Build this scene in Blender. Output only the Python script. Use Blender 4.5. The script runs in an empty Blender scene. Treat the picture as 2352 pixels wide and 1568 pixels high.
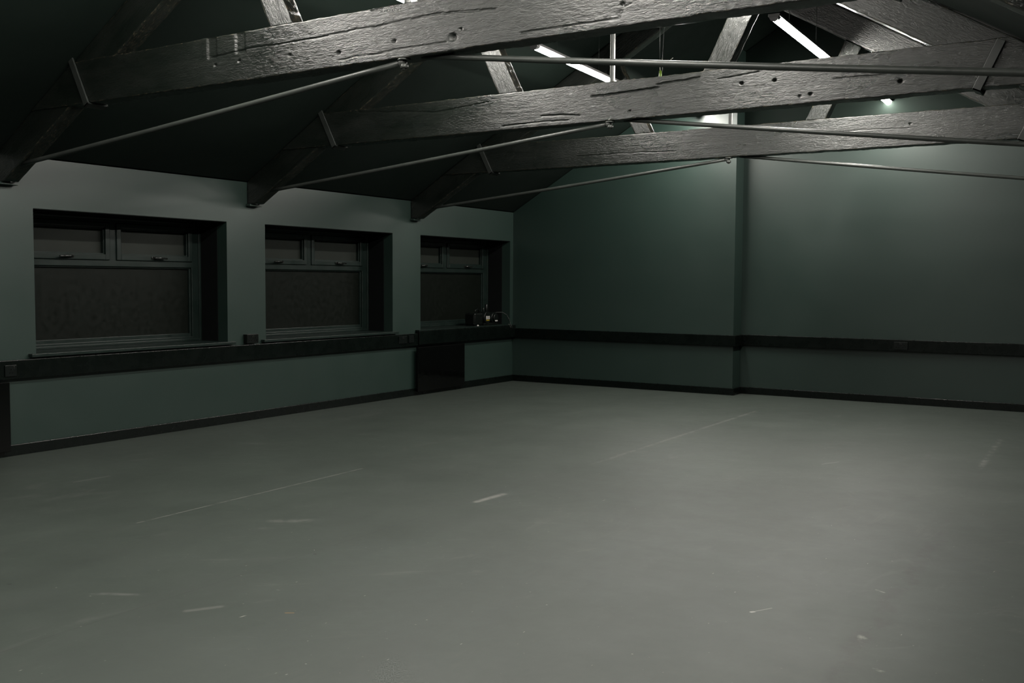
import bpy, bmesh, math, random
from mathutils import Vector, Matrix, noise
random.seed(7)
sc = bpy.context.scene
C = sc.collection

# ------------------------------------------------------------------ view
sc.view_settings.view_transform = 'Standard'
sc.view_settings.look = 'None'
sc.view_settings.gamma = 1.0
sc.view_settings.exposure = 0.0
sc.view_settings.use_curve_mapping = False

# ------------------------------------------------------------------ dimensions (metres)
SL = 0.588                 # roof pitch
ZW = 2.28                  # wall head
XC = 3.76                  # ridge
XR = 7.60                  # right wall face
ZR = ZW + SL*XC            # ridge height
Y_REAR = -14.2
XP, DR = 3.12, 0.262       # end wall: proud part ends at XP, the rest is set back by DR
def roof_z(x): return ZR - SL*abs(x-XC)

# ------------------------------------------------------------------ helpers
def tag(o, label=None, cat=None, group=None, kind=None):
    if label: o['label'] = label
    if cat: o['category'] = cat
    if group: o['group'] = group
    if kind: o['kind'] = kind
    return o

def empty(name, loc, label=None, cat=None, group=None, kind=None, parent=None):
    o = bpy.data.objects.new(name, None)
    C.objects.link(o); o.location = loc; o.empty_display_size = .1
    if parent: o.parent = parent
    return tag(o, label, cat, group, kind)

def world_loc(o):
    v = Vector(o.location)
    while o.parent: o = o.parent; v += Vector(o.location)
    return v

def obj(name, bm, m, parent=None, smooth=False, kind=None):
    """link a bmesh given in WORLD coordinates as one mesh object (origin at its parent's origin)"""
    me = bpy.data.meshes.new(name)
    bmesh.ops.recalc_face_normals(bm, faces=bm.faces)
    bm.to_mesh(me); bm.free()
    o = bpy.data.objects.new(name, me); C.objects.link(o)
    if parent:
        o.parent = parent
        w = world_loc(parent)
        me.transform(Matrix.Translation(-w))
    else:
        c = Vector((0,0,0))
        for v in me.vertices: c += v.co
        c /= max(1, len(me.vertices))
        c.z = min(v.co.z for v in me.vertices)
        me.transform(Matrix.Translation(-c)); o.location = c
    for mm in (m if isinstance(m, (list, tuple)) else [m]): me.materials.append(mm)
    if smooth:
        for p in me.polygons: p.use_smooth = True
    if kind: o['kind'] = kind
    return o

def box(bm, x0, x1, y0, y1, z0, z1, bev=0.0, mi=0):
    r = bmesh.ops.create_cube(bm, size=1.0)
    vs = r['verts']
    for v in vs:
        v.co = Vector((x0+(v.co.x+.5)*(x1-x0), y0+(v.co.y+.5)*(y1-y0), z0+(v.co.z+.5)*(z1-z0)))
    fs = set(f for v in vs for f in v.link_faces)
    for f in fs: f.material_index = mi
    if bev:
        es = list(set(e for v in vs for e in v.link_edges))
        bmesh.ops.bevel(bm, geom=es, offset=bev, segments=2, affect='EDGES', profile=.5)
    return bm

def B(*a, **k): return box(bmesh.new(), *a, **k)

def tube(bm, pts, r, n=14, cap=True, squash=None):
    pts = [Vector(p) for p in pts]
    rings = []
    prev = None
    for i, p in enumerate(pts):
        if i == 0: t = (pts[1]-p)
        elif i == len(pts)-1: t = (p-pts[i-1])
        else: t = (pts[i+1]-pts[i-1])
        t.normalize()
        if prev is None:
            a = Vector((0,0,1)) if abs(t.z) < .9 else Vector((1,0,0))
            u = t.cross(a).normalized()
        else:
            u = (prev - t*prev.dot(t)).normalized()
        prev = u
        w = t.cross(u)
        rr = r[i] if isinstance(r, (list, tuple)) else r
        rings.append([bm.verts.new(p+(u*math.cos(2*math.pi*k/n)+w*math.sin(2*math.pi*k/n))*rr) for k in range(n)])
    for a, b in zip(rings, rings[1:]):
        for k in range(n):
            f = bm.faces.new((a[k], a[(k+1) % n], b[(k+1) % n], b[k])); f.smooth = True
    if cap:
        bm.faces.new(rings[0]); bm.faces.new(list(reversed(rings[-1])))
    return bm

def prism_x(bm, poly, x0, x1):           # polygon in (y,z) pushed along x
    a = [bm.verts.new((x0, y, z)) for y, z in poly]; b = [bm.verts.new((x1, y, z)) for y, z in poly]
    n = len(poly)
    bm.faces.new(a); bm.faces.new(list(reversed(b)))
    for k in range(n): bm.faces.new((a[k], b[k], b[(k+1) % n], a[(k+1) % n]))
    return bm

def prism_y(bm, poly, y0, y1):           # polygon in (x,z) pushed along y
    a = [bm.verts.new((x, y0, z)) for x, z in poly]; b = [bm.verts.new((x, y1, z)) for x, z in poly]
    n = len(poly)
    bm.faces.new(a); bm.faces.new(list(reversed(b)))
    for k in range(n): bm.faces.new((a[k], b[k], b[(k+1) % n], a[(k+1) % n]))
    return bm

# ------------------------------------------------------------------ materials
class N:
    def __init__(s, name):
        s.m = bpy.data.materials.new(name); s.m.use_nodes = True
        s.t = s.m.node_tree; s.p = s.t.nodes['Principled BSDF']; s.l = s.t.links
    def new(s, typ, **kw):
        n = s.t.nodes.new(typ)
        for k, v in kw.items(): setattr(n, k, v)
        return n
    def put(s, sock, v):
        if hasattr(v, 'links') or hasattr(v, 'is_output'): s.l.new(v, sock)
        else: sock.default_value = v
    def tex(s, coord, scale, detail=4, rough=.55, vec=None, dist=0.0):
        mp = s.new('ShaderNodeMapping'); s.l.new(coord, mp.inputs['Vector'])
        if vec: mp.inputs['Scale'].default_value = vec
        n = s.new('ShaderNodeTexNoise'); s.l.new(mp.outputs[0], n.inputs['Vector'])
        n.inputs['Scale'].default_value = scale; n.inputs['Detail'].default_value = detail
        n.inputs['Roughness'].default_value = rough; n.inputs['Distortion'].default_value = dist
        return n.outputs['Fac']
    def ramp(s, f, a, b, lo=0.0, hi=1.0):
        r = s.new('ShaderNodeMapRange'); s.l.new(f, r.inputs[0])
        r.inputs[1].default_value = a; r.inputs[2].default_value = b
        r.inputs[3].default_value = lo; r.inputs[4].default_value = hi
        return r.outputs[0]
    def math(s, op, a, b=None, clamp=False):
        n = s.new('ShaderNodeMath', operation=op, use_clamp=clamp)
        s.put(n.inputs[0], a)
        if b is not None: s.put(n.inputs[1], b)
        return n.outputs[0]
    def mix(s, fac, a, b):
        n = s.new('ShaderNodeMix', data_type='RGBA')
        s.put(n.inputs[0], fac)
        for sock, v in ((n.inputs[6], a), (n.inputs[7], b)):
            if isinstance(v, tuple): sock.default_value = (*v, 1)
            else: s.l.new(v, sock)
        return n.outputs[2]
    def bump(s, h, strength, dist, normal=None):
        n = s.new('ShaderNodeBump'); n.inputs['Strength'].default_value = strength
        n.inputs['Distance'].default_value = dist
        s.l.new(h, n.inputs['Height'])
        if normal: s.l.new(normal, n.inputs['Normal'])
        return n.outputs[0]

def paint(name, col, rough=.5, spec=.5, n1=.12, scale=1.2, bumps=((60, .15, .002), (4, .3, .01)), chips=0.0, rvar=.08):
    s = N(name)
    g = s.new('ShaderNodeNewGeometry').outputs['Position']
    f = s.tex(g, scale, 5, .6)
    k = s.ramp(f, .3, .7, 1-n1, 1+n1)
    vm = s.new('ShaderNodeVectorMath', operation='SCALE'); vm.inputs[0].default_value = col
    s.l.new(k, vm.inputs['Scale'])
    out = vm.outputs[0]
    if chips:
        c = s.ramp(s.tex(g, 55, 3, .7), .76-chips, .78-chips)
        out = s.mix(s.math('MULTIPLY', c, .35), out, (.35, .33, .27))
    s.l.new(out, s.p.inputs['Base Color'])
    s.l.new(s.ramp(s.tex(g, scale*4, 4), .3, .7, rough-rvar, rough+rvar), s.p.inputs['Roughness'])
    s.p.inputs['Specular IOR Level'].default_value = spec
    nm = None
    for sca, st, di in bumps:
        nm = s.bump(s.tex(g, sca, 3), st, di, nm)
    if nm: s.l.new(nm, s.p.inputs['Normal'])
    return s.m

M = {}
M['wall'] = paint('dark_grey_wall_paint', (.0102, .0228, .0182), .46, .58, .06, .9, ((110, .10, .0012), (1.6, .10, .012)), rvar=.025)
M['ceiling'] = paint('matt_black_ceiling_paint', (.0042, .0084, .0064), .8, .14, .2, .7, ((90, .1, .001),))
M['black_trim'] = paint('black_satin_joinery_paint', (.0014, .0028, .0022), .28, .26, .25, 3, ((120, .04, .0005),), chips=.0, rvar=.04)
M['frame'] = paint('dark_green_black_frame_paint', (.006, .012, .010), .40, .35, .15, 3, ((90, .12, .001),))
M['lining'] = paint('matt_black_lining', (.004, .005, .005), .8, .1, .1, 3, ((60, .1, .001),))
M['pane'] = paint('painted_over_glass', (.0035, .0050, .0036), .42, .18, .10, 5, ((300, .06, .0005),))
M['upper_pane'] = paint('paler_upper_glass', (.0135, .0165, .0135), .5, .2, .10, 5, ((300, .06, .0005),))  # upper panes get a paler base colour than the lower ones
M['panel'] = paint('gloss_black_panel', (.0012, .0014, .0013), .10, .25, .1, 3, ())
M['iron'] = paint('painted_iron', (.035, .040, .036), .42, .5, .2, 6, ((150, .25, .001), (40, .2, .002)))
M['strap'] = paint('black_iron_strap', (.015, .018, .016), .45, .5, .2, 6, ((120, .3, .001),))
M['nut'] = paint('worn_painted_nut', (.06, .065, .06), .38, .5, .3, 20, ((150, .2, .001),))
M['plastic'] = paint('black_plastic', (.002, .003, .0025), .35, .3, .1, 8, ())
M['plastic_grey'] = paint('grey_plastic', (.003, .0045, .004), .35, .25, .1, 8, ())
M['switch'] = paint('worn_switch_plastic', (.010, .011, .010), .3, .5, .1, 30, ())
M['housing'] = paint('lamp_housing_grey', (.10, .10, .10), .45, .5, .05, 8, ())
M['label_white'] = paint('white_label', (.40, .39, .37), .5, .5, .03, 8, ())
M['label_yellow'] = paint('yellow_label', (.28, .20, .01), .5, .5, .03, 8, ())
M['cord'] = paint('pale_cable', (.12, .12, .10), .5, .4, .05, 8, ())
M['cord_black'] = paint('black_cable', (.010, .014, .012), .5, .4, .05, 8, ())
M['tape'] = paint('green_yellow_tape', (.06, .10, .006), .5, .4, .2, 30, ())
M['handle'] = paint('black_handle', (.010, .011, .010), .25, .6, .05, 8, ())

def timber_mat():
    s = N('black_painted_old_timber')
    at = s.new('ShaderNodeAttribute', attribute_name='grain').outputs['Vector']
    grain = s.tex(at, 1, 5, .6, (2.5, 55, 55), .4)
    fine = s.tex(at, 1, 3, .6, (9, 220, 220), .2)
    lump = s.tex(at, 1, 5, .62, (26, 85, 85), 1.0)
    patch = s.tex(at, 1, 3, .5, (1.7, 3.5, 3.5), .3)
    mpp = s.ramp(s.tex(at, 1, 4, .6, (3, 12, 12)), .35, .65, 0, 1)
    base = s.mix(mpp, (.0035, .0055, .0042), (.007, .0088, .0072))
    # paint worn off the arrises and here and there on the face, showing pale brown wood
    sep = s.new('ShaderNodeSeparateXYZ')
    e = s.new('ShaderNodeAttribute', attribute_name='edge').outputs['Fac']
    chipn = s.tex(at, 1, 5, .7, (30, 60, 60))
    chip = s.math('MULTIPLY', s.ramp(chipn, .52, .58), s.ramp(e, .55, .95), True)
    spots = s.ramp(s.tex(at, 1, 2, .5, (26, 34, 34)), .80, .83)
    fac = s.math('MAXIMUM', s.math('MULTIPLY', chip, .7), s.math('MULTIPLY', spots, .5))
    base = s.mix(fac, base, (.075, .062, .040))
    s.l.new(base, s.p.inputs['Base Color'])
    s.l.new(s.ramp(patch, .35, .65, .22, .38), s.p.inputs['Roughness'])
    s.p.inputs['Specular IOR Level'].default_value = .65
    n1 = s.bump(grain, .36, .005)
    n2 = s.bump(lump, .66, .007, n1)
    n3 = s.bump(fine, .25, .0012, n2)
    s.l.new(n3, s.p.inputs['Normal'])
    return s.m
M['timber'] = timber_mat()

def emit(name, col, st):
    s = N(name)
    s.p.inputs['Base Color'].default_value = (.8, .8, .8, 1)
    s.p.inputs['Emission Color'].default_value = (*col, 1)
    s.p.inputs['Emission Strength'].default_value = st
    return s.m
LAMP = 205.0
LAMP_COL = (1.0, .965, .89)
OUT = {'L-3': .45, 'L-2': .80, 'L-1': .80, 'L0': .55, 'L1': 1.15, 'R-3': 1.7, 'R-2': .90, 'R-1': .85, 'R0': 1.4, 'R1': 1.05}   # output set fitting by fitting to balance the lighting
for k_, v_ in OUT.items(): M['lamp'+k_] = emit('lit_diffuser', LAMP_COL, LAMP*v_)

# floor: dark grey painted boards with joints, scuffs and a few distinct marks
def floor_mat():
    s = N('grey_painted_floor')
    g = s.new('ShaderNodeNewGeometry').outputs['Position']
    flat = s.new('ShaderNodeVectorMath', operation='MULTIPLY'); s.l.new(g, flat.inputs[0]); flat.inputs[1].default_value = (1, 1, 0)
    P = flat.outputs[0]
    sp = s.new('ShaderNodeSeparateXYZ'); s.l.new(P, sp.inputs[0])
    cloud = s.ramp(s.tex(P, .8, 6, .6), .3, .7, .90, 1.10)
    streak = s.ramp(s.tex(P, 1, 5, .65, (3.2, .9, 1), .6), .3, .7, .93, 1.07)
    vm = s.new('ShaderNodeVectorMath', operation='SCALE'); vm.inputs[0].default_value = (.0290, .0375, .0312)
    s.l.new(s.math('MULTIPLY', cloud, streak), vm.inputs['Scale'])
    base = vm.outputs[0]
    # broad pale scuffs
    sc1 = s.math('MULTIPLY', s.ramp(s.tex(P, 1, 5, .7, (5.0, 1.6, 1), 1.2), .58, .70), s.ramp(s.tex(P, .55, 2), .42, .58))
    base = s.mix(s.math('MULTIPLY', sc1, .30), base, (0.080, 0.082, 0.076))
    rot = s.new('ShaderNodeMapping'); s.l.new(P, rot.inputs[0]); rot.inputs['Rotation'].default_value = (0, 0, .9)
    sc2 = s.math('MULTIPLY', s.ramp(s.tex(rot.outputs[0], 1, 5, .75, (13, 1.6, 1), .8), .60, .70), s.ramp(s.tex(P, .8, 2), .45, .58))
    base = s.mix(s.math('MULTIPLY', sc2, .35), base, (0.097, 0.099, 0.092))
    # fine elongated scratches, in three directions
    for ang, vec, th, pk, fc, off in ((.15, (11, 2.2, 1), .045, .86, .55, 3), (1.2, (14, 3.0, 1), .040, .90, .5, 17), (2.3, (16, 2.6, 1), .035, .90, .5, 41), (.05, (26, 7, 1), .06, .84, .6, 58)):
        mp = s.new('ShaderNodeMapping', vector_type='POINT'); s.l.new(P, mp.inputs[0])
        mp.inputs['Rotation'].default_value = (0, 0, ang); mp.inputs['Location'].default_value = (off, off*.3, 0)
        m2 = s.new('ShaderNodeMapping'); s.l.new(mp.outputs[0], m2.inputs[0]); m2.inputs['Scale'].default_value = vec
        v = s.new('ShaderNodeTexVoronoi'); v.inputs['Scale'].default_value = 1.0; s.l.new(m2.outputs[0], v.inputs['Vector'])
        near = s.ramp(v.outputs['Distance'], th*.3, th, 1, 0)
        sx = s.new('ShaderNodeSeparateXYZ'); s.l.new(v.outputs['Color'], sx.inputs[0])
        base = s.mix(s.math('MULTIPLY', s.math('MULTIPLY', near, s.ramp(sx.outputs[0], pk, pk+.02)), fc*1.3), base, (.36, .35, .31))
    # specks of dust and paint
    for seed, scl, th, col, fc in ((0, 13, .060, (0.189, 0.189, 0.168), .8), (31, 30, .09, (0.143, 0.139, 0.122), .6), (77, 7, .022, (0.008, 0.008, 0.008), .9)):
        v = s.new('ShaderNodeTexVoronoi'); mp = s.new('ShaderNodeMapping'); s.l.new(P, mp.inputs[0]); mp.inputs['Location'].default_value = (seed, seed*.7, 0)
        s.l.new(mp.outputs[0], v.inputs['Vector']); v.inputs['Scale'].default_value = scl
        near = s.ramp(v.outputs['Distance'], th*.6, th*1.15, 1, 0)
        sx = s.new('ShaderNodeSeparateXYZ'); s.l.new(v.outputs['Color'], sx.inputs[0])
        pick = s.ramp(sx.outputs[0], .86, .89)
        base = s.mix(s.math('MULTIPLY', s.math('MULTIPLY', near, pick), fc), base, col)
    # drawn marks: distance to a segment
    def seg(x0, y0, x1, y1, w, jitter=.0, thresh=None):
        dx, dy = x1-x0, y1-y0; L2 = dx*dx+dy*dy
        px = s.math('SUBTRACT', sp.outputs[0], x0); py = s.math('SUBTRACT', sp.outputs[1], y0)
        if jitter:
            px = s.math('ADD', px, s.ramp(s.tex(P, 3, 4, .6), .2, .8, -jitter, jitter))
        t = s.math('DIVIDE', s.math('ADD', s.math('MULTIPLY', px, dx), s.math('MULTIPLY', py, dy)), L2, True)
        ex = s.math('SUBTRACT', px, s.math('MULTIPLY', t, dx)); ey = s.math('SUBTRACT', py, s.math('MULTIPLY', t, dy))
        d = s.math('SQRT', s.math('ADD', s.math('MULTIPLY', ex, ex), s.math('MULTIPLY', ey, ey)))
        m = s.ramp(d, w*.35, w, 1, 0)
        if thresh: m = s.math('MULTIPLY', m, s.ramp(s.tex(P, 9, 4, .7), thresh, thresh+.12))
        return m
    marks = [
        # board joints, running with the long wall
        (seg(3.85, -12, 3.80, -.1, .006), (0.015, 0.016, 0.015), .35),
        (seg(2.58, -12, 2.60, -1.5, .005), (0.015, 0.016, 0.015), .30),
        (seg(1.30, -12, 1.30, -.1, .005), (0.015, 0.016, 0.015), .25),
        (seg(5.08, -12, 5.10, -.1, .005), (0.015, 0.016, 0.015), .12),
        (seg(3.86, -5.0, 3.85, -1.3, .022, .004, .42), (0.101, 0.103, 0.095), .6),
        (seg(2.60, -8.05, 2.56, -6.1, .007, .002, .36), (0.143, 0.143, 0.130), .7),
        (seg(1.296, -7.55, 1.307, -7.28, .008), (0.118, 0.118, 0.109), .6),
        (seg(3.865, -6.56, 3.884, -6.28, .030, .006, .34), (0.143, 0.143, 0.130), .75),
        # patched joint with dark filler on the right
        (seg(6.46, -9.0, 6.41, -6.0, .055, .05, .42), (0.019, 0.020, 0.018), .6),
        (seg(6.41, -6.0, 6.26, -2.0, .022, .02, .50), (0.021, 0.022, 0.021), .5),
        (seg(6.31, -3.6, 6.26, -2.0, .030, .01, .48), (0.126, 0.130, 0.118), .6),
        (seg(6.34, -7.06, 6.38, -7.08, .009, .02, .44), (0.176, 0.176, 0.160), .8),
        (seg(6.43, -7.70, 6.56, -8.02, .020, .05, .52), (0.176, 0.176, 0.160), .8),
        (seg(5.976, -7.655, 5.982, -7.645, .010), (0.315, 0.302, 0.277), .95),
        (seg(5.978, -7.65, 6.03, -7.56, .005), (0.168, 0.164, 0.151), .8),
        (seg(5.29, -4.06, 5.37, -3.89, .009), (0.176, 0.172, 0.160), .7),
        (seg(4.385, -8.706, 4.414, -8.687, .0035), (0.315, 0.168, 0.050), .95),
        (seg(3.866, -7.984, 3.870, -7.980, .010), (0.004, 0.004, 0.004), .95),
        (seg(5.062, -5.257, 5.066, -5.253, .010), (0.004, 0.004, 0.004), .95),
        (seg(3.083, -9.091, 3.087, -9.087, .009), (0.004, 0.004, 0.004), .95),
        (seg(3.51, -8.969, 3.68, -8.885, .022, .006, .40), (0.088, 0.090, 0.084), .5),
        (seg(4.035, -8.908, 4.104, -8.797, .022, .01, .40), (0.097, 0.099, 0.090), .5),
        (seg(3.19, -7.60, 3.35, -7.49, .05, .02, .45), (0.092, 0.095, 0.086), .5),
    ]
    rough = s.ramp(s.tex(P, 2.2, 5, .65), .3, .7, .48, .56)
    for m, col, f in marks:
        base = s.mix(s.math('MULTIPLY', m, f), base, col)
    s.l.new(base, s.p.inputs['Base Color'])
    s.l.new(rough, s.p.inputs['Roughness'])
    s.p.inputs['Specular IOR Level'].default_value = .5
    b1 = s.bump(s.tex(P, 1.1, 4), .25, .02)
    b2 = s.bump(s.tex(P, 1, 4, .6, (60, 18, 1)), .12, .0015, b1)
    s.l.new(b2, s.p.inputs['Normal'])
    return s.m
M['floor'] = floor_mat()

# ------------------------------------------------------------------ room shell
YB = DR + .25
obj('floor', B(-.45, 8.0, Y_REAR-.25, YB, -.12, 0), M['floor'], kind='structure')

WIN = [(-6.97, -5.033), (-4.549, -2.583), (-2.062, -.076)]
ZS, ZH = .745, 1.895
bm = bmesh.new()
box(bm, -.45, 0, Y_REAR-.25, YB, 0, ZS)
box(bm, -.45, 0, Y_REAR-.25, YB, ZH, ZW)
ys = [Y_REAR-.25] + [v for w in WIN for v in w] + [YB]
for i in range(0, len(ys), 2): box(bm, -.45, 0, ys[i], ys[i+1], ZS, ZH)
obj('wall_left', bm, M['wall'], kind='structure')

# end wall: proud part and the part set back
bm = bmesh.new()
prism_y(bm, [(0, 0), (XP, 0), (XP, roof_z(XP)), (0, ZW)], 0, YB)
ZK = 3.08                                        # above this the set-back gable takes the ceiling material
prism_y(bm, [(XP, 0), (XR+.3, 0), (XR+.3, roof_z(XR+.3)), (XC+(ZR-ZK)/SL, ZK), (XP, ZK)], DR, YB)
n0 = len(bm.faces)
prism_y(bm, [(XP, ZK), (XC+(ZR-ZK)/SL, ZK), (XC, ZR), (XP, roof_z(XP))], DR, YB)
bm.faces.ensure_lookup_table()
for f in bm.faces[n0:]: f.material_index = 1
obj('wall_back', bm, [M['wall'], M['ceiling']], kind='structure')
obj('wall_right', B(XR, XR+.3, Y_REAR, DR, 0, roof_z(XR)), M['wall'], kind='structure')
bm = bmesh.new()
prism_y(bm, [(0, 0), (XR, 0), (XR, roof_z(XR)), (XC, ZR), (0, ZW)], Y_REAR-.25, Y_REAR)
obj('wall_rear', bm, M['wall'], kind='structure')
bm = bmesh.new()
e = .012
prism_y(bm, [(-.45, ZW-.45*SL+e+.2), (-.45, ZW+e+.2), (0, ZW+e), (XC, ZR+e), (XR+.3, roof_z(XR+.3)+e), (XR+.3, roof_z(XR+.3)+.15), (XC, ZR+.16), (-.45, ZW+.3)][2:7] + [(0, ZW+.17)], Y_REAR-.25, YB)
box(bm, -.45, 0, Y_REAR-.25, YB, ZW+e, ZW+.17)
# thin cover strips over the board joints of the lining
ceil = obj('ceiling', bm, M['ceiling'], kind='structure')

# skirtings
bm = bmesh.new(); box(bm, 0, .02, Y_REAR, -.0, 0, .084, .004)
obj('baseboard_left', bm, M['black_trim'], kind='structure')
bm = bmesh.new()
box(bm, .02, XP+.02, -.02, 0, 0, .084, .004); box(bm, XP, XP+.02, -.001, DR-.02, 0, .084, .004); box(bm, XP, XR, DR-.02, DR, 0, .084, .004)
obj('baseboard_back', bm, M['black_trim'], kind='structure')
obj('baseboard_right', B(XR-.02, XR, Y_REAR, DR-.02, 0, .084, .004), M['black_trim'], kind='structure')
# dado trunking, left wall, then the deeper boxed length below the last window, then the end wall
obj('trim_1', B(0, .045, Y_REAR, -2.165, .590, .733, .004), M['black_trim'], kind='structure')
obj('trim_2', B(0, .065, -2.165, -.03, .600, .762, .005), M['black_trim'], kind='structure')
bm = bmesh.new()
box(bm, .0, XP+.04, -.04, 0, .592, .720, .004); box(bm, XP, XP+.04, -.001, DR-.04, .592, .720, .004); box(bm, XP, XR, DR-.04, DR, .592, .722, .004)
obj('trim_3', bm, M['black_trim'], kind='structure')

# ------------------------------------------------------------------ windows
def frame_rect(bm, x0, x1, y0, y1, z0, z1, w, wb=None, wt=None, bev=.004):
    wb = wb or w; wt = wt or w
    box(bm, x0, x1, y0, y0+w, z0, z1, bev); box(bm, x0, x1, y1-w, y1, z0, z1, bev)
    box(bm, x0, x1, y0+w-.002, y1-w+.002, z0, z0+wb, bev); box(bm, x0, x1, y0+w-.002, y1-w+.002, z1-wt, z1, bev)

XF = -.36                                        # face of the window frame
for i, (a, b) in enumerate(WIN):
    t = empty('window_%d' % (i+1), (XF, (a+b)/2, ZS), kind='structure')
    # black lining set in the outer part of the reveal
    bm = bmesh.new()
    box(bm, XF-.06, -.128, b-.006, b+.02, .772, ZH-.004); box(bm, XF-.06, -.128, a-.02, a+.006, .772, ZH-.004)
    box(bm, XF-.06, -.002, a+.0, b-.0, ZH-.006, ZH+.02)
    obj('reveal_lining', bm, M['lining'], t)
    # fixed frame
    bm = bmesh.new()
    frame_rect(bm, XF-.06, XF, a+.01, b-.01, .775, ZH-.006, .10, .040, .055, .005)
    frame_rect(bm, XF-.012, XF+.012, a+.006, b-.006, .772, ZH-.006, .028, .022, .02, .004)
    m0 = (a+b)/2
    box(bm, XF-.06, XF, a+.1, b-.1, 1.461, 1.516, .005)
    box(bm, XF-.058, XF, m0-.036, m0+.036, 1.510, ZH-.05, .005)
    obj('window_frame', bm, M['frame'], t)
    # opening lights above the transom
    for (s0, s1, hx) in ((a+.108, m0-.034, None), (m0+.034, b-.108, None)):
        bm = bmesh.new()
        frame_rect(bm, XF-.045, XF+.014, s0, s1, 1.517, 1.842, .046, .050, .046, .006)
        frame_rect(bm, XF-.045, XF-.006, s0+.044, s1-.044, 1.565, 1.798, .012, .012, .012, .003)
        sash = obj('sash', bm, M['frame'], t)
        obj('glass_pane', B(XF-.052, XF-.040, s0+.05, s1-.05, 1.57, 1.795), M['upper_pane'], sash)
        hy = (s0+s1)/2 + (-.02 if s0 < m0-.1 else .02)
        bm = bmesh.new()
        sg = -1 if s0 < m0-.1 else 1
        box(bm, XF+.013, XF+.026, hy-.075 if sg > 0 else hy+.045, hy-.045 if sg > 0 else hy+.075, 1.532, 1.556, .004)
        tube(bm, [(XF+.022, hy-sg*.06, 1.545), (XF+.040, hy-sg*.045, 1.545), (XF+.046, hy-sg*.02, 1.545), (XF+.046, hy+sg*.075, 1.541)], [.009, .010, .010, .007], 10)
        obj('handle', bm, M['handle'], sash)
    # fixed light below
    bm = bmesh.new()
    frame_rect(bm, XF-.045, XF-.018, a+.106, b-.106, .812, 1.463, .020, .034, .014, .004)
    obj('glazing_bead', bm, M['frame'], t)
    obj('glass_pane', B(XF-.052, XF-.040, a+.11, b-.11, .82, 1.46), M['pane'], t)
    # sill board
    bm = bmesh.new()
    if i < 2:
        box(bm, XF-.05, -.001, a+.002, b-.002, ZS-.002, .772, .002); box(bm, -.004, .052, a-.065, b+.055, ZS+.001, .772, .004)
    else:
        box(bm, XF-.05, -.001, a+.002, b-.002, ZS-.002, .772, .002); box(bm, -.004, .060, a-.10, -.004, .763, .773, .002)
    obj('window_sill', bm, M['frame'], t)

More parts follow.
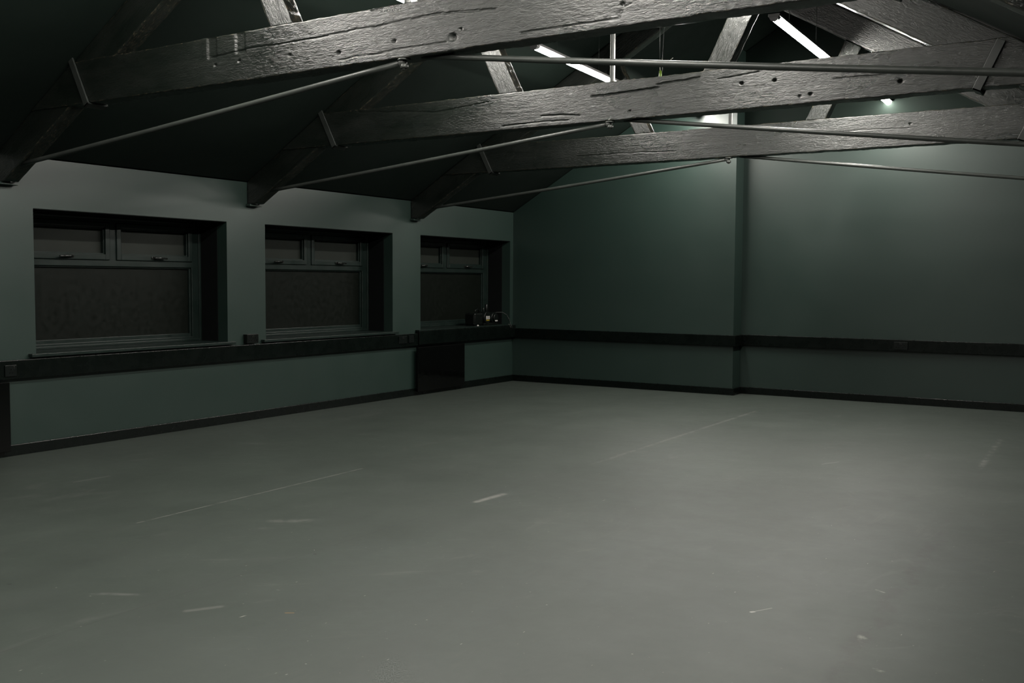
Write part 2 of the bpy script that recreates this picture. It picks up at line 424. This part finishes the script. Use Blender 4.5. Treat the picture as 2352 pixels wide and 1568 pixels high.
# ------------------------------------------------------------------ roof trusses
def timber(name, parent, org, U, V, W, D, T, uL, uR, du=.012, dv=.008, seed=0, cracks=(), pits=(), holes=(), cuts=(), rag=.003, grain_off=0):
    """A squared timber: U along its length, V across its face, W through it. Front face (w=0) finely meshed and displaced."""
    org, U, V, W = Vector(org), Vector(U).normalized(), Vector(V).normalized(), Vector(W).normalized()
    lo = min(uL(v) for v in (0, D*.5, D)); hi = max(uR(v) for v in (0, D*.5, D))
    nu = max(4, int((hi-lo)/du)); nv = max(4, int(D/dv)); nw = 5
    per = []                                     # (v, w, nv, nw, front)
    c = .004
    for k in range(nv+1): per.append((c+(D-2*c)*k/nv, 0, 0, -1, 1))
    for k in range(nw+1): per.append((D, c+(T-2*c)*k/nw, 1, 0, 0))
    nb = 8
    for k in range(nb+1): per.append((D-c-(D-2*c)*k/nb, T, 0, 1, 0))
    for k in range(nw+1): per.append((0, T-c-(T-2*c)*k/nw, -1, 0, 0))
    n = len(per)
    bm = bmesh.new()
    lg = bm.verts.layers.float_vector.new('grain'); le = bm.verts.layers.float.new('edge')
    so = seed*13.7
    def segd(u, v, pl):
        best = 9; 
        for (u0, v0), (u1, v1) in zip(pl, pl[1:]):
            dx, dy = u1-u0, v1-v0
            if u < min(u0, u1)-.02 or u > max(u0, u1)+.02: continue
            tt = max(0, min(1, ((u-u0)*dx+(v-v0)*dy)/(dx*dx+dy*dy+1e-9)))
            best = min(best, math.hypot(u-u0-tt*dx, v-v0-tt*dy))
        return best
    rings = []
    for i in range(nu+1):
        s = i/nu
        ring = []
        for (v, w, nvv, nww, fr) in per:
            u = uL(v)*(1-s) + uR(v)*s
            big = noise.noise(Vector((u*.9+so, v*3, w*3)))*.003
            d = big + noise.noise(Vector((u*3+so, v*38, w*20)))*.0006
            if fr:
                d += noise.noise(Vector((u*13+so, v*22, 3.3)))*.0012
                vv = v + noise.noise(Vector((u*7+so, 5.1, 0)))*.006
                for pl, wd, dp in cracks:
                    q = segd(u, vv + noise.noise(Vector((u*30+so, 2.2, 0)))*.003, pl)
                    if q < wd*2: d -= dp*math.exp(-(q/wd)**2)
                for (hu, hv, r, dp) in pits:
                    q = math.hypot(u-hu, (v-hv))
                    if q < r*1.6: d -= dp*math.exp(-(q/r)**4)
                for (u0, u1, v0, v1, dp) in cuts:
                    if u0 < u < u1 and v0 < v < v1: d -= dp
            else:
                d += noise.noise(Vector((u*16+so, v*9, w*30)))*.0012
            ev = noise.noise(Vector((u*9+so, 1.7+(v > D/2)*4, 0)))*rag + noise.noise(Vector((u*35+so, 8.7+(v > D/2)*4, 0)))*rag*.5
            v2 = v + (ev*max(0, 1-min(v, D-v)/.03))
            if abs(u-uL(v)) < 1e-6 or abs(u-uR(v)) < 1e-6: d = 0; v2 = v
            p = org + U*u + V*(v2+nvv*d) + W*(w+nww*d)
            vt = bm.verts.new(p)
            vt[lg] = (u+so, v, w+so)
            em = min(min(v, D-v), 9) if fr or w > T-.002 else 0
            vt[le] = max(0, 1-em/.022) if (nvv == 0) else (.9 if nvv > 0 else .7)
            ring.append(vt)
        rings.append(ring)
    for a, b in zip(rings, rings[1:]):
        for k in range(n):
            f = bm.faces.new((a[k], b[k], b[(k+1) % n], a[(k+1) % n])); f.smooth = True
    bm.faces.new(rings[0]); bm.faces.new(list(reversed(rings[-1])))
    return obj(name, bm, M['timber'], parent)

CO, SI = 1/math.hypot(1, SL), SL/math.hypot(1, SL)
TH = .130                                        # timber thickness
ZC0, ZC1 = 2.553, 2.842                          # collar beam bottom and top
ZB = 2.012                                       # lower arris of a rafter at the wall
DRAF = (ZW-ZB)*CO
ZFOOT = 2.075

def truss(y, seed, label, cracks=(), pits=(), cuts=(), xk=3.845):
    t = empty('roof_truss', (0, y, ZFOOT), label, 'roof truss', 'timber roof trusses over the hall')
    # collar beam, its ends cut to the roof slope
    D = ZC1-ZC0
    xl = lambda z: max(.004, (z-ZW)/SL + .01)
    uL = lambda v: xl(ZC0+v)
    uR = lambda v: 2*XC - xl(ZC0+v)
    cr = [([(x, z-ZC0) for x, z in pl], w*.68, d) for pl, w, d in cracks]
    pt = [(x, z-ZC0, r, d) for x, z, r, d in pits]
    ct = [(x0, x1, z0-ZC0, z1-ZC0, d) for x0, x1, z0, z1, d in cuts]
    timber('collar_beam', t, (0, y, ZC0), (1, 0, 0), (0, 0, 1), (0, 1, 0), D, TH, uL, uR, .0095, .0050, seed, cr, pt, (), ct, .0045)
    # principal rafters
    tn = SL
    for side in (0, 1):
        if side == 0:
            org, U, V = (0, y+.012, ZB), (CO, 0, SI), (-SI, 0, CO)
        else:
            org, U, V = (2*XC, y+.012, ZB), (-CO, 0, SI), (SI, 0, CO)
        fl = lambda v: max(v*tn+.003, ((ZFOOT-ZB)-v*CO)/SI)
        timber('rafter', t, org, U, V, (0, 1, 0), DRAF, TH-.016, fl, lambda v: (XC-.004+v*SI)/CO, .03, .014, seed+3+side*5, rag=.004)
    # struts from the collar up to the rafters
    for side in (0, 1):
        wd = .178
        if side == 0: bx, sgn = 2.862, -1
        else: bx, sgn = 4.762, 1
        # outer lower corner at bx; direction leans outwards
        lean = .50 if side == 0 else .50
        L = math.hypot(lean, 1)
        U = Vector((sgn*lean, 0, 1)).normalized(); V = Vector((-sgn*1, 0, lean)).normalized()
        # v measured from the outer face towards the ridge
        org = Vector((bx, y+.006, ZC1-.002))
        def ub(v, U=U, V=V, org=org): return (ZC1-.002-org.z-V.z*v)/U.z
        def ut(v, U=U, V=V, org=org, sgn=sgn):
            # meet the rafter underside: z = ZB+SL*x (left) or mirrored
            x0, z0 = org.x+V.x*v, org.z+V.z*v
            if sgn < 0: return (ZB+SL*x0-z0)/(U.z-SL*U.x)
            return (ZB+SL*(2*XC-x0)-z0)/(U.z+SL*U.x)
        timber('strut', t, org, U, V, (0, 1, 0), wd*.9, TH-.02, ub, ut, .012, .010, seed+20+side, rag=.004)
    # king rod: a fluted steel bar from ridge to below the collar
    bm = bmesh.new()
    yk = y+.06
    for dx, wy in ((-.0115, .026), (0, .020), (.0115, .026)):
        box(bm, xk+dx-.0045, xk+dx+.0045, yk-wy/2, yk+wy/2, ZC1-.01, roof_z(xk)+.0, .0012)
    box(bm, xk-.015, xk+.015, yk-.007, yk+.010, ZC1-.01, roof_z(xk))
    kr = obj('king_rod', bm, M['nut'], t)
    # saddle and nut below the collar
    bm = bmesh.new(); zk = ZC0
    tube(bm, [(xk, yk-.03, zk+.004), (xk, yk-.03, zk-.060)], .012, 12)
    tube(bm, [(xk, yk-.03, zk-.002), (xk, yk-.03, zk-.010)], .036, 20)
    tube(bm, [(xk, yk-.03, zk-.030), (xk, yk-.03, zk-.050)], .023, 6)
    obj('nut', bm, M['nut'], t, kind=None)
    bm = bmesh.new()
    bmesh.ops.create_uvsphere(bm, u_segments=16, v_segments=10, radius=.025, matrix=Matrix.Translation((xk-.012, yk-.03, zk-.018)))
    for f in bm.faces: f.smooth = True
    obj('rod_eye', bm, M['nut'], t)
    # tie rods
    bm = bmesh.new(); p0 = Vector((xk-.012, yk-.03, zk-.018)); p1 = Vector((.24, yk-.02, 2.186))
    tube(bm, [p0.lerp(p1, k/12) - Vector((0, 0, .006*math.sin(math.pi*k/12))) for k in range(13)], .0160, 14)
    obj('tie_rod', bm, M['iron'], t)
    bm = bmesh.new(); p0 = Vector((xk+.10, yk, zk+.010)); p1 = Vector((2*XC-.26, yk, 2.120))
    tube(bm, [p0.lerp(p1, k/12) - Vector((0, 0, .006*math.sin(math.pi*k/12))) for k in range(13)], .0160, 14)
    obj('tie_rod', bm, M['iron'], t)
    # iron straps holding collar and rafter together
    for side in (0, 1):
        if side == 0: a, b, s = Vector((.985, 0, 2.872)), Vector((1.155, 0, 2.545)), -1
        else: a, b, s = Vector((6.480, 0, 2.840)), Vector((6.352, 0, 2.530)), 1
        if side == 1: b = Vector((6.345, 0, 2.545))
        d = (b-a).normalized(); q = Vector((-d.z, 0, d.x)) if side == 0 else Vector((d.z, 0, -d.x))
        if (q.x > 0) != (s > 0): q = -q
        q.normalize(); wq = .050
        bm = bmesh.new()
        def slab(c0, c1, c2, c3, ya, yb):
            f = [bm.verts.new((c.x, ya, c.z)) for c in (c0, c1, c2, c3)]; g = [bm.verts.new((c.x, yb, c.z)) for c in (c0, c1, c2, c3)]
            bm.faces.new(f); bm.faces.new(list(reversed(g)))
            for k in range(4): bm.faces.new((f[k], g[k], g[(k+1) % 4], f[(k+1) % 4]))
        slab(a, b, b+q*wq, a+q*wq, y-.016, y-.003)
        slab(a, b, b+q*wq, a+q*wq, y+TH+.003, y+TH+.014)
        slab(b-d*.012, b, b+q*wq, b+q*wq-d*.012, y-.016, y+TH+.014)
        bmesh.ops.bevel(bm, geom=bm.edges[:], offset=.002, segments=1, affect='EDGES')
        obj('strap', bm, M['strap'], t)
    # bearing plate under each foot
    obj('bearing_plate', B(0, .06, y-.004, y+TH+.02, ZFOOT-.022, ZFOOT-.001, .003), M['wall'], t)
    obj('bearing_plate', B(2*XC-.06, 2*XC, y-.004, y+TH+.02, ZFOOT-.022, ZFOOT-.001, .003), M['wall'], t)
    return t

Y1, Y2, Y3 = -7.27, -4.79, -2.26
truss(Y1, 1, 'nearest black timber roof truss, two square notches cut in its collar beam',
      cracks=[([(2.35, 2.72), (2.67, 2.738), (3.03, 2.733), (3.70, 2.745), (4.08, 2.755), (4.46, 2.73)], .004, .010),
              ([(3.64, 2.838), (3.72, 2.837)], .006, .012),
              ([(4.60, 2.590), (4.94, 2.592), (5.150, 2.590), (5.169, 2.640), (5.21, 2.650)], .004, .008),
              ([(3.40, 2.590), (3.9, 2.60), (4.15, 2.600)], .004, .007)],
      pits=[(4.19, 2.620, .020, .014), (2.39, 2.67, .008, .02), (2.60, 2.673, .008, .02), (3.40, 2.631, .010, .02), (4.24, 2.655, .008, .015),
            (3.80, 2.648, .009, .015), (3.02, 2.66, .008, .015), (5.169, 2.655, .010, .012), (4.62, 2.76, .010, .01)],
      cuts=[(2.322, 2.400, 2.712, 2.90, .008), (2.571, 2.650, 2.718, 2.90, .008)])
truss(Y2, 2, 'middle black timber roof truss, its collar beam dotted with dark bolt holes',
      cracks=[([(3.70, 2.745), (4.00, 2.752), (4.249, 2.762)], .006, .018), ([(4.232, 2.782), (4.40, 2.795), (4.56, 2.802)], .006, .016),
              ([(4.70, 2.776), (4.85, 2.785), (4.993, 2.797)], .005, .014), ([(5.50, 2.697), (6.076, 2.687)], .004, .010),
              ([(1.40, 2.822), (1.9, 2.785), (2.25, 2.751), (2.50, 2.77), (2.768, 2.787)], .004, .010),
              ([(3.265, 2.634), (3.45, 2.630), (3.60, 2.615)], .006, .012), ([(2.9, 2.585), (3.2, 2.592), (3.5, 2.585)], .005, .010)],
      pits=[(4.871, 2.73, .010, .03), (5.104, 2.727, .010, .03), (5.279, 2.604, .007, .02), (5.922, 2.64, .010, .03), (5.35, 2.612, .009, .02), (4.02, 2.61, .007, .015)])
truss(Y3, 4, 'farthest black timber roof truss, the one closest to the end wall',
      cracks=[([(2.2, 2.66), (2.9, 2.655), (3.3, 2.64)], .004, .008), ([(4.9, 2.72), (5.5, 2.705)], .003, .006)],
      pits=[(4.829, 2.707, .009, .02), (5.5, 2.74, .008, .012)])

# ------------------------------------------------------------------ batten lights
ZL = 3.372
def batten(x0, y0, x1, y1, label, which):
    """light fitting running from (x0,y0) to (x1,y1), hung on two wires from the roof"""
    c = Vector(((x0+x1)/2, (y0+y1)/2, 0)); L = math.hypot(x1-x0, y1-y0); ang = math.atan2(y1-y0, x1-x0)
    t = empty('batten_light', (c.x, c.y, ZL-.04), label, 'ceiling light', 'batten lights hung under the roof')
    R = Matrix.Translation((c.x, c.y, ZL)) @ Matrix.Rotation(ang, 4, 'Z')
    def put(name, bm, m):
        bmesh.ops.transform(bm, matrix=R, verts=bm.verts); return obj(name, bm, m, t)
    bm = bmesh.new(); h = L/2; n = 10; r = .032
    ring = lambda xx: [bm.verts.new((xx, math.cos(math.pi*k/n)*r, -math.sin(math.pi*k/n)*.030)) for k in range(n+1)]
    A, Bv = ring(-h), ring(h)
    for k in range(n): f = bm.faces.new((A[k], A[k+1], Bv[k+1], Bv[k])); f.smooth = True
    bm.faces.new(A); bm.faces.new(list(reversed(Bv))); bm.faces.new((A[0], Bv[0], Bv[n], A[n]))
    put('diffuser', bm, M['lamp'+which])
    put('housing', B(-h-.065, h+.065, -.046, .046, .002, .024, .004), M['housing'])
    for s in (-1, 1):
        bm = bmesh.new()
        xs = sorted((s*(h+.003), s*(h+.062)))
        ra = [bm.verts.new((xs[0], math.cos(math.pi*k/n)*.036, .002-math.sin(math.pi*k/n)*.038)) for k in range(n+1)]
        rb = [bm.verts.new((xs[1], math.cos(math.pi*k/n)*.036, .002-math.sin(math.pi*k/n)*.026)) for k in range(n+1)]
        for k in range(n): bm.faces.new((ra[k], ra[k+1], rb[k+1], rb[k]))
        bm.faces.new(ra); bm.faces.new(list(reversed(rb))); bm.faces.new((ra[0], rb[0], rb[n], ra[n]))
        put('end_cap', bm, M['housing'])
    for s in (-.27, .27):
        bm = bmesh.new(); u = s*L
        wx = c.x + math.cos(ang)*u; wy = c.y + math.sin(ang)*u
        tube(bm, [(wx, wy, ZL+.02), (wx, wy, roof_z(wx)+.01)], .0022, 6)
        obj('wire', bm, M['cord_black'], t)
    return t

PX = 2.50
LP = []
labels_l = {-3: 'unseen', -2: 'lit batten light over the left side before the nearest truss', -1: 'lit white batten light on the left, just peeping over the nearest collar beam',
            0: 'lit white batten light on the left, crossed by a tie rod', 1: 'lit batten light on the left between the farthest truss and the end wall'}
labels_r = {-3: 'unseen', -2: 'lit batten light over the right side before the nearest truss', -1: 'lit batten light on the right, hidden behind the nearest collar beam',
            0: 'brightest lit white batten light, on the right above the middle collar beam', 1: 'lit batten light on the right, only its end showing below the middle collar beam'}
# the far fitting pairs are a little closer to the end wall than a full spacing
for k in (-3, -2, -1, 0, 1):
    o = PX*k
    sh = {1: -.06}.get(k, 0)
    batten(2.762, -4.03+o+sh - (.10 if k == 1 else 0), 2.648, -2.30+o+sh - (.26 if k == 1 else 0), labels_l[k] if k > -3 else 'lit batten light on the left, above the near end of the floor', 'L%d' % k)
    batten(4.820, -3.90+o, 4.775, -2.22+o - (.10 if k < 1 else 0), labels_r[k] if k > -3 else 'lit batten light on the right, above the near end of the floor', 'R%d' % k)

# ------------------------------------------------------------------ sockets
def socket(label, wall, a0, a1, z0, z1, face, double, depth=.010, backbox=0.0):
    """wall 'L' : plate faces +x, a = y ; wall 'B': plate faces -y, a = x. face = coordinate of the surface it sits on"""
    base = (face, (a0+a1)/2, z0) if wall == 'L' else ((a0+a1)/2, face, z0)
    t = empty('power_socket', base, label, 'socket')
    def bx(u0, u1, d0, d1, w0, w1, bev=.0015):
        if wall == 'L': return B(face+d0, face+d1, u0, u1, w0, w1, bev)
        return B(u0, u1, face-d1, face-d0, w0, w1, bev)
    if backbox: obj('back_box', bx(a0, a1, 0, backbox, z0, z1, .002), M['plastic'], t)
    f = backbox
    obj('faceplate', bx(a0, a1, f, f+depth, z0, z1, .003), M['plastic_grey'] if not backbox else M['plastic'], t)
    w = (a1-a0)
    cs = [a0+w*.27, a0+w*.73] if double else [(a0+a1)/2]
    n = 0
    for c in cs:
        s = w*.07 if double else w*.11
        off = (.045 if double else 0)*(1 if c < (a0+a1)/2 else -1)*.5*w/.15
        if double: sx = (a0+a1)/2 - (w*.055 if c < (a0+a1)/2 else -w*.055)
        else: sx = a0+w*.75
        obj('rocker_switch', bx(sx-w*.035, sx+w*.035, f+depth-.001, f+depth+.004, z1-(z1-z0)*.36, z1-(z1-z0)*.12, .001), M['switch'], t)
        bm = bmesh.new()
        for (du, zz, hw, hh) in ((0, .60, .016, .030), (-.085, .32, .032, .014), (.085, .32, .032, .014)):
            if not double: du *= 1.5; hw *= 1.5
            uu = c+du*w; zc = z0+(z1-z0)*zz
            if wall == 'L': box(bm, face+f+depth-.002, face+f+depth+.0006, uu-hw*w, uu+hw*w, zc-(z1-z0)*hh*1.6, zc+(z1-z0)*hh*1.6)
            else: box(bm, uu-hw*w, uu+hw*w, face-f-depth-.0006, face-f-depth+.002, zc-(z1-z0)*hh*1.6, zc+(z1-z0)*hh*1.6)
        obj('pin_holes', bm, M['panel'], t)
    return t
socket('black double power socket standing on top of the trunking between the first two windows', 'L', -4.84, -4.693, .745, .832, 0, True, .010, .040)
socket('small black socket in the trunking left of the first window', 'L', -7.258, -7.165, .612, .698, .045, False)
socket('black double power socket in the left trunking just before the third window', 'L', -2.535, -2.388, .628, .714, .045, True)
socket('small single power socket beside the double one in the left trunking', 'L', -2.345, -2.259, .630, .716, .045, False)
socket('black double power socket in the trunking of the end wall', 'B', 4.915, 5.064, .612, .699, DR-.04, True)

# ------------------------------------------------------------------ gloss black panels under the trunking
def panel(y0, y1, label):
    t = empty('panel_heater', (.04, (y0+y1)/2, .03), label, 'panel heater')
    obj('front_panel', B(.045, .075, y0, y1, .045, .572, .006), M['panel'], t)
    bm = bmesh.new()
    box(bm, .0, .046, y0+.05, y1-.05, .12, .50)
    obj('mounting_frame', bm, M['lining'], t)
    return t
panel(-2.205, -1.245, 'glossy black wall panel below the third window, near the corner')
panel(-8.30, -7.235, 'black wall panel cut off by the left edge of the picture, below the trunking')

# ------------------------------------------------------------------ small machine on the third sill
sz = .772
t = empty('air_pump', (-.10, -.6, sz), 'small black machine with white 800 lettering, on the third window sill by the corner', 'machine')
def cyl(bm, c, axis, r, L, n=24, bev=.006):
    c = Vector(c); a = Vector(axis).normalized()
    tube(bm, [c-a*L/2, c-a*(L/2-bev), c+a*(L/2-bev), c+a*L/2], [r-bev, r, r, r-bev], n)
bm = bmesh.new(); box(bm, -.20, -.04, -.86, -.66, sz+.004, sz+.168, .022); obj('body', bm, M['plastic'], t)
bm = bmesh.new()
box(bm, -.19, -.05, -.855, -.665, sz, sz+.006)
obj('base', bm, M['lining'], t)
bm = bmesh.new(); cyl(bm, (-.12, -.545, sz+.105), (1, .0, 0), .078, .15); obj('drum', bm, M['plastic_grey'], t)
bm = bmesh.new(); cyl(bm, (-.12, -.37, sz+.095), (1, 0, 0), .074, .14); cyl(bm, (-.04, -.37, sz+.095), (1, 0, 0), .055, .03); obj('motor', bm, M['plastic_grey'], t)
bm = bmesh.new(); box(bm, -.18, -.05, -.63, -.30, sz, sz+.032, .006); obj('foot', bm, M['plastic'], t)
bm = bmesh.new(); tube(bm, [(-.12, -.73, sz+.16), (-.12, -.73, sz+.20), (-.12, -.68, sz+.215), (-.12, -.64, sz+.20), (-.12, -.64, sz+.13)], .008, 10); obj('handle', bm, M['plastic_grey'], t)
bm = bmesh.new(); cyl(bm, (-.12, -.545, sz+.20), (0, 0, 1), .013, .06, 12, .003); obj('valve', bm, M['plastic_grey'], t)
bm = bmesh.new(); cyl(bm, (-.12, -.47, sz+.215), (0, 0, 1), .020, .12, 14, .004); obj('filter', bm, M['plastic_grey'], t)
bm = bmesh.new(); box(bm, -.046, -.0435, -.582, -.508, sz+.062, sz+.074); obj('yellow_stripe', bm, M['label_yellow'], t)
bm = bmesh.new(); box(bm, -.0255, -.0235, -.402, -.338, sz+.048, sz+.064); obj('white_label', bm, M['label_white'], t)
bm = bmesh.new(); cyl(bm, (-.040, -.715, sz+.105), (1, 0, 0), .007, .008, 10, .001); obj('knob', bm, M['switch'], t)
cu = bpy.data.curves.new('lettering', 'FONT'); cu.body = '800'; cu.size = .062; cu.extrude = .0008; cu.align_x = 'CENTER'; cu.offset = .0012
tmp = bpy.data.objects.new('lettering_tmp', cu); C.objects.link(tmp)
bpy.context.view_layer.update()
me = bpy.data.meshes.new_from_object(tmp.evaluated_get(bpy.context.evaluated_depsgraph_get()))
bpy.data.objects.remove(tmp)
me.transform(Matrix.Translation((-.0435+.10, -.545+.6, .080)) @ Matrix.Rotation(math.pi/2, 4, 'Z') @ Matrix.Rotation(math.pi/2, 4, 'X'))
me.materials.clear(); me.materials.append(M['label_white'])
o = bpy.data.objects.new('lettering', me); C.objects.link(o); o.parent = t
bm = bmesh.new()
tube(bm, [(-.12, -.33, sz+.13), (-.09, -.27, sz+.165), (-.03, -.22, sz+.165), (.01, -.17, sz+.13), (.035, -.145, sz+.07), (.058, -.140, sz+.0), (.075, -.14, sz-.03), (.073, -.13, sz-.055)], .0042, 8)
obj('hose', bm, M['cord_black'], t)
bm = bmesh.new(); tube(bm, [(.062, -.205, sz+.012), (.070, -.190, sz-.004), (.074, -.170, sz-.035), (.072, -.160, sz-.050)], .0022, 6)
obj('cable_end', bm, M['cord'], t)
bm = bmesh.new(); bmesh.ops.create_icosphere(bm, subdivisions=2, radius=.013)
for v in bm.verts: v.co = Vector((v.co.x*.9, v.co.y*1.2, max(-.008, v.co.z*.9)))*(1+.25*noise.noise(v.co*60)); v.co += Vector((.015, -.87, sz+.0095))
tag(obj('plaster_crumb', bm, M['label_white']), 'tiny pale crumb lying on the third sill in front of the black machine', 'debris')

# ------------------------------------------------------------------ loose wire hanging from the ridge
t = empty('hanging_cable', (3.55, -3.2, ZC1), 'loose cable end wrapped in green and yellow tape, hanging above the middle collar beam', 'cable')
x0, y0 = 3.552, -3.2
bm = bmesh.new(); tube(bm, [(x0-.0, y0, 3.205), (x0-.003, y0, 3.25), (x0-.006, y0, 3.33)], .0030, 8)
obj('bare_wire', bm, M['cord'], t)
bm = bmesh.new(); tube(bm, [(x0-.006, y0, 3.33), (x0-.01, y0, 3.6), (x0-.03, y0+.01, 4.0), (x0-.01, y0, roof_z(x0)+.01)], .0032, 8)
obj('sheathed_wire', bm, M['cord_black'], t)
bm = bmesh.new(); pts = []
for k in range(13):
    a = math.pi*(1.08+.95*k/12); pts.append((x0+.058+math.cos(a)*.040, y0, 3.318+math.sin(a)*.042))
pts.append((x0+.12, y0, 3.335))
pts = [(x0+.014, y0, 3.345)]+pts
tube(bm, pts, .0035, 8); obj('wire_loop', bm, M['cord'], t)
bm = bmesh.new(); tube(bm, [(x0+.012, y0+.01, 3.21), (x0+.016, y0+.01, 3.26), (x0+.014, y0+.01, 3.345), (x0+.03, y0+.01, 3.7), (x0+.01, y0+.01, roof_z(x0)+.01)], .0022, 6); obj('thin_wire', bm, M['cord_black'], t)
bm = bmesh.new(); tube(bm, [(x0, y0, 3.150), (x0, y0, 3.17), (x0+.001, y0, 3.20), (x0-.001, y0, 3.235)], [.012, .015, .013, .010], 10); obj('tape_wrap', bm, M['tape'], t)

# ------------------------------------------------------------------ light and air
w = bpy.data.worlds.new('world'); sc.world = w; w.use_nodes = True
w.node_tree.nodes['Background'].inputs[0].default_value = (.01, .012, .012, 1)
w.node_tree.nodes['Background'].inputs[1].default_value = .2

# ------------------------------------------------------------------ camera
cam = bpy.data.cameras.new('camera'); co = bpy.data.objects.new('camera', cam); C.objects.link(co)
cam.sensor_width = 36; cam.sensor_fit = 'HORIZONTAL'; cam.lens = 2319.18/2352*36
cam.clip_start = .05; cam.clip_end = 60
R_ = Vector((0.84619975, 0.53283783, 0.00546075)); U_ = Vector((-0.03619047, 0.04724382, 0.99822756)); F_ = Vector((-0.53163542, 0.84489755, -0.05926136))
mt = Matrix(((R_.x, U_.x, -F_.x, 7.3095), (R_.y, U_.y, -F_.y, -11.63264), (R_.z, U_.z, -F_.z, 1.35), (0, 0, 0, 1)))
co.matrix_world = mt
sc.camera = co
sc.cycles.max_bounces = 6
sc.cycles.diffuse_bounces = 0
sc.cycles.glossy_bounces = 2
